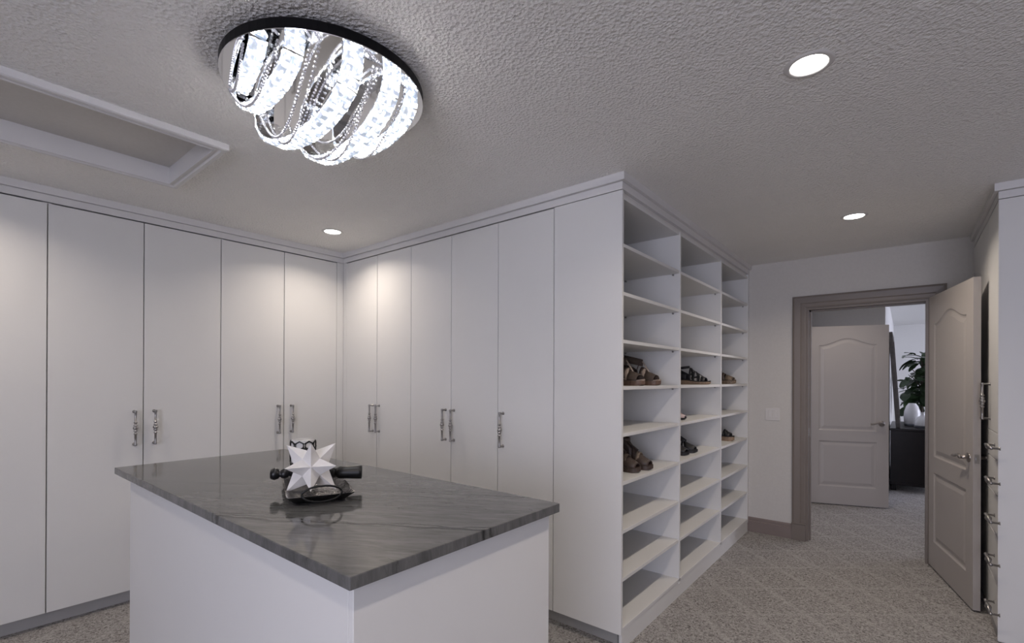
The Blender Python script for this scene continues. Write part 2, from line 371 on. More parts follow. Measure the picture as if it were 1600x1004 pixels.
# wardrobe side: along the left run (normal +x), centre run (normal -y) and shelf tower (normal +x)
crown_run(2, 'white two-step crown moulding above wardrobes and shoe shelves', [(XL, -.46), (XL, YB), (XS, YB), (XS, YW)][::-1] if False else [(XL, -.46), (XL, YB), (XS, YB), (XS, YW)])
crown_run(3, 'white two-step crown moulding above the right drawer cabinet', [(XR, YW), (XR, YC), (XRW-.002, YC)])

# ------------------------------------------------------------------ hardware shared by the cabinets
def make_pull():
    bm = bmesh.new(); L = .205; st = .036
    for z in (0, L):
        lathe(bm, [(.010, 0), (.010, .003), (.0058, .006), (.0058, st)], 10, (0, 0, z), 'X')
    c = L/2
    prof = [(.0062, -.008), (.0072, -.004), (.0072, .004), (.0056, .008), (.0056, c-.040), (.0085, c-.038), (.0085, c-.032), (.0058, c-.030), (.0058, c-.022), (.0095, c-.020),
            (.0095, c-.014), (.0065, c-.012), (.0110, c-.006), (.0130, c), (.0110, c+.006), (.0065, c+.012), (.0095, c+.014), (.0095, c+.020), (.0058, c+.022), (.0058, c+.030), (.0085, c+.032),
            (.0085, c+.038), (.0056, c+.040), (.0056, L-.008), (.0072, L-.004), (.0072, L+.004), (.0062, L+.008)]
    lathe(bm, [(r_*1.18, z_) for r_, z_ in prof], 12, (st, 0, 0), 'Z')
    o = finish(bm, 'handle', 'nickel', smooth=True); return o
PULL = make_pull(); PULL_USED = [False]
def pull(parent, loc, rot):
    if not PULL_USED[0]:
        PULL_USED[0] = True; o = PULL; o.parent = parent; o.location = Vector(loc)-origin(parent); o.rotation_euler = rot; return o
    return copy_mesh(PULL, 'handle', parent, loc, rot)
GAP = .0048; DT = .02; DZ0 = ZK; DZ1 = ZF-.008

def carcass(bm, x0, x1, y0, y1, z0, z1, open_side):
    """hollow five-sided cabinet body, open on one side"""
    t = .018
    if open_side != '-x': abox(bm, x0, x0+t, y0, y1, z0, z1)
    if open_side != '+x': abox(bm, x1-t, x1, y0, y1, z0, z1)
    if open_side != '-y': abox(bm, x0, x1, y0, y0+t, z0, z1)
    if open_side != '+y': abox(bm, x0, x1, y1-t, y1, z0, z1)
    abox(bm, x0, x1, y0, y1, z0, z0+t); abox(bm, x0, x1, y0, y1, z1-t, z1)

def wardrobe_left(ya, yb, label, handles=True):
    r = empty('wardrobe', (XL-.3, (ya+yb)/2, 0), label, 'wardrobe', 'flush white wardrobes')
    bm = bmesh.new(); carcass(bm, XLW+.02, XL-DT-.002, ya+.0005, yb-.0005, ZK, 2.44, '+x'); finish(bm, 'carcass', 'laminate_in', r)
    box('toe_kick', 'kick', r, XL-.075, XL-.06, ya, yb, 0, ZK)
    ym = (ya+yb)/2
    for a, b, hy in ((ya, ym, ym-.048), (ym, yb, ym+.056)):
        d = box('door', 'laminate', r, XL-DT, XL, a+GAP/2, b-GAP/2, DZ0, DZ1, .0012)
        pull(d, (XL, hy, 1.002), (0, 0, 0))
    return r
for ya, yb, lab in ((-.445, .453, 'white flat-front wardrobe cut off by the left edge of the picture'),
                    (.453, 1.349, 'white two-door wardrobe behind the left end of the island'),
                    (1.349, 2.251, 'white two-door wardrobe on the left wall, next to the corner')):
    wardrobe_left(ya, yb, lab)
fl = empty('corner_filler', (XL, 2.28, 0), 'narrow white filler panel in the corner between the wardrobe runs', 'filler panel')
box('filler_strip', 'laminate', fl, XL-DT, XL-.001, 2.252, YB, ZK, DZ1+.006); box('filler_strip', 'laminate', fl, XL, -3.724, YB+.001, YB+DT, ZK, DZ1+.006)
box('toe_kick', 'kick', fl, XL-.075, XL-.06, 2.252, YB+.06, 0, ZK); box('toe_kick', 'kick', fl, XL-.06, -3.724, YB+.06, YB+.075, 0, ZK)

def wardrobe_centre(xs_, hx, label):
    xa, xb = xs_[0], xs_[-1]
    r = empty('wardrobe', ((xa+xb)/2, YB+.3, 0), label, 'wardrobe', 'flush white wardrobes')
    bm = bmesh.new(); carcass(bm, xa+.0005, xb-.0005, YB+DT+.002, 2.95, ZK, 2.44, '-y'); finish(bm, 'carcass', 'laminate_in', r)
    box('toe_kick', 'kick', r, xa, xb, YB+.06, YB+.075, 0, ZK)
    for a, b, h_ in zip(xs_, xs_[1:], hx):
        d = box('door', 'laminate', r, a+GAP/2, b-GAP/2, YB, YB+DT, DZ0, DZ1, .0012)
        pull(d, (h_, YB, 1.002), (0, 0, -PI/2))
wardrobe_centre([-3.723, -3.286, -2.862], [-3.334, -3.252], 'white two-door wardrobe on the centre wall, next to the corner')
wardrobe_centre([-2.862, -2.429, -2.003], [-2.480, -2.398], 'white two-door wardrobe in the middle of the centre wall')
wardrobe_centre([-2.003, -1.577], [-1.957], 'white single-door wardrobe beside the shoe shelf tower')

# ------------------------------------------------------------------ shoe shelf tower
PT = .019
tw = empty('shoe_shelf', ((XS+XSB)/2, (YB+YW)/2, 0), 'tall white open shoe shelf with three columns of cubbies', 'shelf')
box('end_panel', 'laminate', tw, XSB+.0015, XS, YB, YB+PT, ZK, DZ1+.004, .001)
box('toe_kick', 'kick', tw, XSB, XS-.05, YB+.06, YB+.075, 0, ZK)
Y1, Y2, YE = 3.155, 4.065, 4.925
box('divider', 'laminate', tw, XSB+.01, XS, Y1-PT/2, Y1+PT/2, ZK, 2.39, .001)
box('divider', 'laminate', tw, XSB+.01, XS, Y2-PT/2, Y2+PT/2, ZK, 2.39, .001)
box('end_panel', 'laminate', tw, XSB+.01, XS, YE-PT, YE, ZK, DZ1+.004, .001)
box('scribe_strip', 'laminate', tw, XS-.02, XS-.004, YE, YW-.002, ZK, DZ1+.004)
box('back_panel', 'laminate_in', tw, XSB, XSB+.01, YB+PT, YE, ZK, 2.41)
box('top_board', 'laminate', tw, XSB+.01, XS-.006, YB+PT, YE-PT, 2.372, 2.391, .001)
box('top_rail', 'laminate_in', tw, XS-.035, XS-.02, YB+PT, YE-PT, 2.391, 2.44)
box('bottom_board', 'laminate', tw, XSB+.01, XS, YB+PT, YE-PT, .100, .119, .001)
box('base_rail', 'laminate', tw, XS-.018, XS-.004, YB+PT, YE, 0, .100)
box('base_rail', 'laminate', tw, XS-.05, XS-.018, YB+.075, YB+.09, 0, ZK)
SZ = [.366, .618, .873, 1.128, 1.376, 1.622, 1.874, 2.128]     # shelf centre heights
bays = [(YB+PT, Y1-PT/2), (Y1+PT/2, Y2-PT/2), (Y2+PT/2, YE-PT)]
pin0 = None
for (a, b) in bays:
    for k, z in enumerate(SZ):
        x_f = XS-.004
        s = box('shelf', 'laminate', tw, XSB+.012, x_f, a+.001, b-.001, z-PT/2, z+PT/2, .001)
        if k >= 4:
            for px in (XS-.045, XSB+.045):
                if pin0 is None:
                    bm = bmesh.new(); lathe(bm, [(.004, -.012), (.006, -.010), (.006, 0)], 8, (px, b, z-PT/2-.006), 'Y'); pin0 = finish(bm, 'shelf_pin', 'nickel', s, loc=(px, b, z-PT/2-.006))
                else: copy_mesh(pin0, 'shelf_pin', s, (px, b, z-PT/2-.006))

# ------------------------------------------------------------------ right cabinet : drawer bank, then tall doors
rc = empty('drawer_cabinet', (.7, 3.94, 0), 'white drawer cabinet with bar handles at the right edge, by the open door', 'cabinet')
yA, yM = YC, 4.160
box('end_panel', 'laminate', rc, XR, XRW-.002, YC, YC+PT, 0, DZ1+.004, .001)
bm = bmesh.new(); carcass(bm, XR+DT+.002, XRW-.002, YC+PT+.001, yM, .02, 2.44, '-x'); finish(bm, 'carcass', 'laminate_in', rc)
box('toe_kick', 'kick', rc, XR+.004, XR+.02, YC+PT, yM, 0, .055)
zs = [.055, .297, .560, .785, .978, 1.132]
hz = [.172, .435, .662, .872, 1.06]
for a, b, hh in zip(zs, zs[1:], hz):
    d = box('drawer_front', 'laminate', rc, XR, XR+DT, YC+PT+.001, yM-GAP/2, a+GAP/2, b-GAP/2, .0012)
    pull(d, (XR, 3.845, hh), (-PI/2, 0, PI))
d = box('door', 'laminate', rc, XR, XR+DT, YC+PT+.001, yM-GAP/2, 1.132+GAP/2, DZ1, .0012)
pull(d, (XR, 4.035, 1.198), (0, 0, PI))
rw = empty('wardrobe', (.7, 4.55, 0), 'white tall cupboard in the dark gap behind the open door', 'wardrobe', 'flush white wardrobes')
bm = bmesh.new(); carcass(bm, XR+DT+.002, XRW-.002, yM+.001, YW-.004, .02, 2.44, '-x'); finish(bm, 'carcass', 'laminate_in', rw)
box('toe_kick', 'kick', rw, XR+.004, XR+.02, yM, YW-.004, 0, .055)
ym = (yM+YW)/2
for a, b in ((yM, ym), (ym, YW-.004)): box('door', 'laminate', rw, XR, XR+DT, a+GAP/2, b-GAP/2, .056, DZ1, .0012)

# ------------------------------------------------------------------ island
IX0, IX1, IY0, IY1, IZ = -2.869, -.910, .575, 1.375, 1.0
isl = empty('island_cabinet', (-1.85, .98, 0), 'white island cabinet with plain panelled sides in the foreground', 'cabinet')
BX0, BX1, BY0_, BY1_ = -2.715, -.937, .601, 1.350
box('side_panel', 'laminate', isl, BX0, BX1-.020, BY0_, BY0_+.019, 0, IZ-.031, .001)
box('side_panel', 'laminate', isl, BX1-.019, BX1, BY0_+.0, BY1_, 0, IZ-.031, .0015)
box('side_panel', 'laminate', isl, BX0, BX0+.019, BY0_+.02, BY1_, 0, IZ-.031, .001)
box('side_panel', 'laminate', isl, BX0+.02, BX1-.020, BY1_-.019, BY1_, .08, IZ-.031, .001)
bm = bmesh.new(); abox(bm, BX0+.022, BX1-.022, BY0_+.022, BY1_-.022, .01, IZ-.032); finish(bm, 'core', 'laminate_in', isl)
bm = bmesh.new(); abox(bm, IX0, IX1, IY0, IY1, IZ-.03, IZ, .0025, 2)
o = finish(bm, 'island_worktop', 'stone', loc=(-1.89, .975, IZ-.03)); tag(o, 'polished grey veined stone slab on the island', 'worktop')

# ------------------------------------------------------------------ panelled doors
def arch(u0, u1, v, rise, n=16):
    """ogee-shouldered camber from (u0,v) to (u1,v)"""
    out = []
    for i in range(n+1):
        t = i/n; q = .5-.5*math.cos(2*PI*t); out.append((u0+(u1-u0)*t, v+rise*q**1.15))
    return out
def inset(poly, d):
    n = len(poly); out = []
    for i in range(n):
        p0, p, p1 = Vector(poly[i-1]), Vector(poly[i]), Vector(poly[(i+1) % n])
        a = (p-p0).normalized(); b = (p1-p).normalized(); na = Vector((-a.y, a.x)); nb = Vector((-b.y, b.x))
        k = 1+na.dot(nb); q = p + (na+nb)*(d/max(k, .3)); out.append((q.x, q.y))
    return out
def panel_door(name, label, hinge, ang, W, HT, mat, lever_sides=(1, -1), base_z=.012):
    """leaf plane runs from hinge along direction ang; local u along leaf, v up, w thickness (0..T)"""
    T = .036
    r = empty(name, (hinge[0], hinge[1], 0)); struct(r, label)
    du = Vector((math.cos(ang), math.sin(ang), 0)); dw = Vector((-du.y, du.x, 0)); o0 = Vector((hinge[0], hinge[1], base_z))
    P = lambda u, v, w_: tuple(o0 + du*u + Vector((0, 0, 1))*v + dw*w_)
    st = .112; zr0, zr1, zm0, zm1 = 0, .20, .72, .84
    vs_, rise = HT-.215, .075
    def pbox(nm, u0, u1, v0, v1):
        bm = bmesh.new(); prism(bm, [(u0, v0), (u1, v0), (u1, v1), (u0, v1)], lambda u, v, k: P(u, v, k*T)); finish(bm, nm, mat, r)
    pbox('stile', 0, st, 0, HT); pbox('stile', W-st, W, 0, HT); pbox('rail', st, W-st, 0, zr1); pbox('rail', st, W-st, zm0, zm1)
    bm = bmesh.new(); top = arch(st, W-st, vs_, rise)
    prism(bm, top + [(W-st, HT), (st, HT)], lambda u, v, k: P(u, v, k*T)); finish(bm, 'rail', mat, r)
    for outline in ([(st, zr1), (W-st, zr1), (W-st, zm0), (st, zm0)], [(st, zm1), (W-st, zm1)] + arch(st, W-st, vs_, rise)[::-1]):
        bm = bmesh.new()
        for w_face, sg in ((0, 1), (T, -1)):
            loops = [(0, .000), (.004, .003), (.011, .0075), (.020, .0085), (.024, .0085), (.050, .0025), (.054, .002)]
            rings = [[bm.verts.new(P(u, v, w_face+sg*dep)) for u, v in inset(outline, d)] for d, dep in loops]
            n = len(outline)
            for a, b in zip(rings, rings[1:]):
                for i in range(n): bm.faces.new((a[i], a[(i+1) % n], b[(i+1) % n], b[i]))
            bm.faces.new(rings[-1])
        finish(bm, 'panel', mat, r)
    # levers
    hv = .93
    for s in lever_sides:
        w0 = 0 if s < 0 else T
        bm = bmesh.new(); uc = W-.065
        prof = [(.031, 0), (.031, .004), (.027, .009), (.012, .011), (.010, .045), (.012, .05)]
        rings = []
        for rr, dd in prof: rings.append([bm.verts.new(P(uc+rr*math.cos(2*PI*i/16), hv+rr*math.sin(2*PI*i/16), w0+s*dd)) for i in range(16)])
        for a, b in zip(rings, rings[1:]):
            for i in range(16): bm.faces.new((a[i], a[(i+1) % 16], b[(i+1) % 16], b[i]))
        bm.faces.new(rings[-1])
        pts, rad = [], []
        for i in range(9):
            t = i/8; pts.append(P(uc-.125*t+.01, hv+.010*math.sin(t*PI*1.6)+.004*t, w0+s*(.047-.004*math.sin(PI*t)))); rad.append(.0105-.003*t if i < 8 else .0095)
        tube(bm, pts, rad, 8); finish(bm, 'lever_handle', 'bronze', r, smooth=True)
    # latch
    bm = bmesh.new(); prism(bm, [(T/2-.012, hv-.028), (T/2+.012, hv-.028), (T/2+.012, hv+.028), (T/2-.012, hv+.028)], lambda w_, v, k: P(W+k*.0015, v, w_))
    prism(bm, [(T/2-.006, hv-.009), (T/2+.006, hv-.009), (T/2+.006, hv+.009), (T/2-.006, hv+.009)], lambda w_, v, k: P(W+k*.011, v, w_)); finish(bm, 'latch', 'nickel', r)
    for hz_ in (.2, 1.0, HT-.2):
        bm = bmesh.new(); tube(bm, [P(-.004, hz_-.045, T*.5), P(-.004, hz_+.045, T*.5)], .006, 8); finish(bm, 'hinge', 'bronze', r)
    return r
panel_door('door_1', 'open greige two-panel door with arched top panel at the right', (.139, 4.925), -PI/2+math.radians(12.5), .845, 2.05, 'door')
panel_door('door_2', 'pale greige two-panel door ajar in the hall beyond the doorway', (-.885, 6.52), math.atan2(.26, .74), .785, 2.03, 'door')

# ------------------------------------------------------------------ attic hatch
hr = empty('attic_hatch', ((HX0+HX1)/2, (HY0+HY1)/2, H), 'white framed recessed attic hatch in the ceiling at the left', 'hatch')
FX0, FX1, FY0, FY1 = -3.151, -2.430, -.551, .900
prof = [(0, 0), (0, -.026), (.006, -.030), (.022, -.030), (.028, -.022), (.040, -.022), (.046, -.028), (.0505, -.028), (.0505, 0)]
def frame_piece(c0, c1, n0, n1):
    """c0,c1 outer corners; n0,n1 inward diagonal unit steps"""
    bm = bmesh.new(); prism(bm, prof, lambda u, v, k: ((c0, c1)[k][0]+(n0, n1)[k][0]*u, (c0, c1)[k][1]+(n0, n1)[k][1]*u, H+v)); finish(bm, 'frame_piece', 'crown', hr)
frame_piece((FX0, FY0), (FX1, FY0), (1, 1), (-1, 1)); frame_piece((FX1, FY0), (FX1, FY1), (-1, 1), (-1, -1))
frame_piece((FX1, FY1), (FX0, FY1), (-1, -1), (1, -1)); frame_piece((FX0, FY1), (FX0, FY0), (1, -1), (1, 1))
bm = bmesh.new(); t = .012
abox(bm, HX0-t, HX0, HY0-t, HY1+t, H-.018, H+.10); abox(bm, HX1, HX1+t, HY0-t, HY1+t, H-.018, H+.10); abox(bm, HX0, HX1, HY0-t, HY0, H-.018, H+.10); abox(bm, HX0, HX1, HY1, HY1+t, H-.018, H+.10)
finish(bm, 'shaft_lining', 'crown', hr)
box('hatch_panel', 'wall', hr, HX0-t, HX1+t, HY0-t, HY1+t, H+.062, H+.09)

# ------------------------------------------------------------------ recessed downlights
def downlight(x, y, label, pw=DOWN_W):
    r = empty('downlight', (x, y, H), label, 'ceiling light', 'recessed downlights')
    bm = bmesh.new(); lathe(bm, [(.056, -.0005), (.056, -.003), (.060, -.0055), (.072, -.004), (.076, -.0005)], 32, (x, y, H), 'Z', caps=False); finish(bm, 'trim_ring', 'white_plastic', r, smooth=True)
    bm = bmesh.new(); lathe(bm, [(.056, -.0006), (.055, -.0022)], 32, (x, y, H), 'Z'); finish(bm, 'lens', 'lens', r)
    l = bpy.data.lights.new('downlight_bulb', 'AREA'); l.shape = 'DISK'; l.size = .10; l.energy = pw; l.color = WARM; l.spread = 2.5
    lo = bpy.data.objects.new('downlight_bulb', l); C.objects.link(lo); lo.parent = r; lo.location = (0, 0, -.008)
downlight(-.259, 1.916, 'largest round recessed downlight, nearest on the right half of the ceiling', DOWN_W*1.4)
downlight(-.265, 3.871, 'round recessed downlight in the ceiling near the doorway', DOWN_W*1.3)
downlight(-3.265, 1.909, 'round recessed downlight in the ceiling above the wardrobe corner', DOWN_W*.9)
downlight(-.259, -.05, 'round recessed downlight above the viewer')
downlight(-3.265, -.05, 'round recessed downlight behind the hatch, out of view')
downlight(-.35, 5.95, 'unseen downlight added to light the hall beyond the doorway', 3.0)  # unseen lamp, added to brighten the hall

# ------------------------------------------------------------------ crystal ceiling lamp
PX, PY, PR, PZ = -1.631, .932, .341, 2.445
ch = empty('crystal_ceiling_lamp', (PX, PY, H), 'round mirror-plate ceiling lamp with arched bands of glowing crystal', 'ceiling lamp')
bm = bmesh.new(); lathe(bm, [(PR-.010, PZ+.036), (PR-.002, PZ+.036), (PR, PZ+.033), (PR, PZ+.003)], 72, (PX, PY, 0), 'Z'); finish(bm, 'rim', 'unlit_black', ch)
bm = bmesh.new(); lathe(bm, [(PR-.10, H-.0005), (PR-.10, PZ+.035)], 60, (PX, PY, 0), 'Z'); finish(bm, 'ceiling_canopy', 'unlit_black', ch)
bm = bmesh.new(); lathe(bm, [(PR-.002, PZ+.004), (PR, PZ+.002), (PR-.001, PZ)], 72, (PX, PY, 0), 'Z'); finish(bm, 'mirror_plate', 'chrome', ch)
bm = bmesh.new(); s = .5
top = [(-s, -s), (s, -s), (s, s), (-s, s)]
lo_ = [bm.verts.new((a, b, 0)) for a, b in top]; mi = [bm.verts.new((a, b, .55)) for a, b in top]; hi = [bm.verts.new((a*.62, b*.62, 1)) for a, b in top]
for A, B in ((lo_, mi), (mi, hi)):
    for i in range(4): bm.faces.new((A[i], A[(i+1) % 4], B[(i+1) % 4], B[i]))
bm.faces.new(hi); bm.faces.new(lo_[::-1])
bmesh.ops.recalc_face_normals(bm, faces=bm.faces)
cry = bpy.data.meshes.new('crystal'); bm.to_mesh(cry); bm.free(); cry.materials.append(M['crystal'])
#        y centre, x centre, half span, drop, width, skew(dy over half span)
BANDS = [(.668, -1.655, .140, .036, .050, -.030), (.722, -1.640, .205, .092, .060, -.012), (.848, -1.640, .285, .172, .068, .010), (1.005, -1.640, .300, .168, .066, -.012), (1.110, -1.615, .215, .120, .056, .010)]
for (yc, xc, a_, d_, wd_, sk) in BANDS:
    N = 28; pts = []
    for i in range(N+1):
        f = PI*i/N; pts.append(Vector((xc+a_*math.cos(f), yc+sk*math.cos(f), PZ-d_*math.sin(f)**.82)))
    bm = bmesh.new(); rings = []
    for i, p in enumerate(pts):
        tn = (pts[min(i+1, N)]-pts[max(i-1, 0)]).normalized(); nrm = Vector((tn.z, 0, -tn.x)); 
        if nrm.dot(p-Vector((xc, yc, PZ))) < 0: nrm = -nrm
        rings.append([bm.verts.new(p+Vector((0, sy*wd_/2, 0))+nrm*h_) for sy, h_ in ((-1, -.002), (1, -.002), (1, .002), (-1, .002))])
    for A, B in zip(rings, rings[1:]):
        for k in range(4): bm.faces.new((A[k], A[(k+1) % 4], B[(k+1) % 4], B[k]))
    bm.faces.new(rings[0]); bm.faces.new(rings[-1][::-1])
    band = finish(bm, 'chrome_band', 'chrome', ch, smooth=False)
    # crystals along the outer face, two abreast
    Lc = [0]
    for p, q in zip(pts, pts[1:]): Lc.append(Lc[-1]+(q-p).length)
    cnt = int(Lc[-1]/.0335); step = Lc[-1]/cnt
    for k in range(cnt):
        sdist = (k+.5)*step; j = max(i for i in range(N) if Lc[i] <= sdist); t = (sdist-Lc[j])/(Lc[j+1]-Lc[j])
        p = pts[j].lerp(pts[j+1], t); tn = (pts[j+1]-pts[j]).normalized(); nrm = Vector((tn.z, 0, -tn.x)).normalized()
        if nrm.dot(p-Vector((xc, yc, PZ))) < 0: nrm = -nrm
        side = nrm.cross(tn).normalized()
        for sy in (-1, 1):
            o = bpy.data.objects.new('crystal', cry); C.objects.link(o); o.parent = band
            rot = Matrix((tn, side, nrm)).transposed().to_4x4()
            tw_ = Matrix.Rotation(random.uniform(-.12, .12), 4, 'Z') @ Matrix.Rotation(random.uniform(-.1, .1), 4, 'X')
            pos = p+side*sy*wd_*.25+nrm*.003 - origin(ch)
            o.matrix_local = Matrix.Translation(pos) @ rot @ tw_ @ Matrix.Diagonal((step*.94, wd_*.47, .016, 1))
# strings of crystal beads looping between the bands
def beads(p0, p1, sag, n, bow=(0, 0)):
    bm = bmesh.new()
    for i in range(n):
        t = (i+.5)/n; q = Vector(p0).lerp(Vector(p1), t); q.z -= sag*math.sin(PI*t); q.x += bow[0]*math.sin(PI*t); q.y += bow[1]*math.sin(PI*t)
        bmesh.ops.create_icosphere(bm, subdivisions=1, radius=.0056, matrix=Matrix.Translation(q))
    finish(bm, 'bead_string', 'bead', ch)
z0 = PZ-.006
beads((-1.40, .745, z0), (-1.90, .800, z0), .19, 54); beads((-1.385, .765, z0), (-1.91, .835, z0), .20, 56)
beads((-1.335, .925, z0), (-1.93, .985, z0), .20, 60, (0, .02)); beads((-1.340, .955, z0), (-1.93, .935, z0), .215, 60, (0, -.02)); beads((-1.335, .940, z0), (-1.93, 1.00, z0), .13, 58)
beads((-1.38, 1.085, z0), (-1.86, 1.095, z0), .16, 50); beads((-1.56, .615, z0), (-1.85, .685, z0), .06, 34); beads((-1.46, .675, z0), (-1.86, .690, z0), .12, 44)

# ------------------------------------------------------------------ switch plate
sp = empty('light_switch', (-.948, YW, 1.11), 'double rocker light switch plate on the wall left of the doorway', 'light switch')
box('plate', 'white_plastic', sp, -1.008, -.888, YW-.006, YW, 1.052, 1.168, .002)
for a in (-.985, -.937): box('rocker', 'white_plastic', sp, a, a+.034, YW-.0095, YW-.005, 1.077, 1.143, .0015)

# ------------------------------------------------------------------ island centrepiece
TC = Vector((-1.705, .932, IZ)); TA = math.atan2(-.397, .918)     # long axis points to the viewer's right
def TP(u, v, z): 
    c, s_ = math.cos(TA), math.sin(TA); return (TC.x+u*c-v*s_, TC.y+u*s_+v*c, IZ+z)
ty = empty('serving_tray', TC, 'rectangular silver serving tray with loop handles on the island', 'tray')
def rrect(a, b, r=.018, n=4):
    out = []
    for cx, cy, a0 in ((a-r, b-r, 0), (-(a-r), b-r, PI/2), (-(a-r), -(b-r), PI), (a-r, -(b-r), 1.5*PI)):
        for i in range(n+1): out.append((cx+r*math.cos(a0+PI/2*i/n), cy+r*math.sin(a0+PI/2*i/n)))
    return out
bm = bmesh.new()
def ringz(a, b, z): return [bm.verts.new(TP(u, v, z)) for u, v in rrect(a, b)]
rs = [ringz(.175, .072, .007), ringz(.180, .077, .008), ringz(.216, .102, .031), ringz(.221, .107, .032)]
for A, B in zip(rs, rs[1:]):
    for i in range(len(A)): bm.faces.new((A[i], A[(i+1) % len(A)], B[(i+1) % len(A)], B[i]))
bm.faces.new(rs[0]); finish(bm, 'tray_bowl', 'tray', ty)
bm = bmesh.new(); rs = [ringz(.172, .070, .0005), ringz(.186, .083, .004), ringz(.221, .107, .029), ringz(.222, .108, .032)]
for A, B in zip(rs, rs[1:]):
    for i in range(len(A)): bm.faces.new((A[i], A[(i+1) % len(A)], B[(i+1) % len(A)], B[i]))
bm.faces.new(rs[0][::-1]); finish(bm, 'underside', 'tray_dark', ty)
for s_ in (1, -1):
    bm = bmesh.new(); tube(bm, [TP(s_*(.226+.006*abs(math.sin(2*PI*i/28))), .062*math.cos(2*PI*i/28), .040+.026*math.sin(2*PI*i/28)) for i in range(28)], .0035, 8, True); finish(bm, 'loop_handle', 'tray_dark', ty, smooth=True)
# spiky star: twelve four-sided spikes on a rhombic dodecahedron core
SR = .116
rotm = Matrix.Rotation(math.atan2(-.89, 1.64)+PI/2-.02, 3, 'Z') @ Matrix.Rotation(-.16, 3, 'X')
SC = Vector(TP(.072, -.020, 0)); SC.z = IZ+.0085+.82*SR
st_ = empty('star_ornament', (SC.x, SC.y, IZ+.008), 'white many-pointed star ornament sitting on the tray', 'ornament')
for ax in [(a, b, 0) for a in (1, -1) for b in (1, -1)] + [(a, 0, b) for a in (1, -1) for b in (1, -1)] + [(0, a, b) for a in (1, -1) for b in (1, -1)]:
    ax = Vector(ax); zi_ = [k for k in range(3) if ax[k] == 0][0]; o1, o2 = [k for k in range(3) if k != zi_]
    e1 = Vector((0, 0, 0)); e1[o1] = ax[o1]*.47; e2 = Vector((0, 0, 0)); e2[o2] = ax[o2]*.47
    c1 = ax.copy(); c1[zi_] = 1; c1 = c1.normalized()*.43; c2 = ax.copy(); c2[zi_] = -1; c2 = c2.normalized()*.43
    bm = bmesh.new(); tip = bm.verts.new(SC+rotm @ ax.normalized()*SR); ring = [bm.verts.new(SC+rotm @ v_*SR) for v_ in (e1, c1, e2, c2)]
    for k in range(4): bm.faces.new((ring[k], ring[(k+1) % 4], tip))
    bm.faces.new(ring[::-1]); finish(bm, 'spike', 'plaster_white', st_)
# honeycomb candle holder behind the star
HC = Vector(TP(-.290, -.022, 0)); hc = empty('candle_holder', (HC.x, HC.y, IZ), 'black and white honeycomb candle holder behind the star', 'candle holder')
bm = bmesh.new(); lathe(bm, [(.042, .0005), (.047, .004), (.047, .160), (.042, .164), (.039, .130), (.002, .128)], 24, (HC.x, HC.y, IZ), 'Z'); finish(bm, 'glass_cup', 'holder_white', hc, smooth=True)
bm = bmesh.new(); rr = .0495
for row in range(5):
    for k in range(8):
        a0 = 2*PI*(k+.5*(row % 2))/8; zc = .021+row*.030
        tube(bm, [(HC.x+rr*math.cos(a0+.37*math.cos(2*PI*i/6+PI/6)), HC.y+rr*math.sin(a0+.37*math.cos(2*PI*i/6+PI/6)), IZ+zc+.0165*math.sin(2*PI*i/6+PI/6)) for i in range(6)], .0036, 5, True)
tag(finish(bm, 'honeycomb_net', 'black_gloss', hc), None, None, None, 'stuff')
# black candlestick lying across the tray
cs0 = Vector(TP(-.075, -.150, .064)); cs1 = Vector(TP(.0, .168, .058)); dv = (cs1-cs0); Lc_ = dv.length; dv.normalize()
cs = empty('candlestick', (*((cs0+cs1)/2).xy, IZ+.033), 'black turned candlestick lying across the tray behind the star', 'candlestick')
q = dv.to_track_quat('Z', 'Y').to_matrix().to_4x4(); q.translation = cs0
def cs_part(nm, prof_):
    bm = bmesh.new(); lathe(bm, prof_, 20); bmesh.ops.transform(bm, matrix=q, verts=bm.verts); finish(bm, nm, 'black_gloss', cs, smooth=True)
cs_part('cup', [(.005, 0), (.018, .003), (.023, .016), (.018, .029), (.011, .034), (.017, .042), (.019, .052), (.014, .062), (.010, .066)])
cs_part('stem', [(.010, .066), (.016, .09), (.022, .13), (.022, .17), (.017, .20), (.014, .215), (.021, .222), (.016, .23)])
cs_part('foot', [(.016, .23), (.024, .245), (.024, .27), (.026, Lc_-.012), (.026, Lc_), (.010, Lc_+.001)])

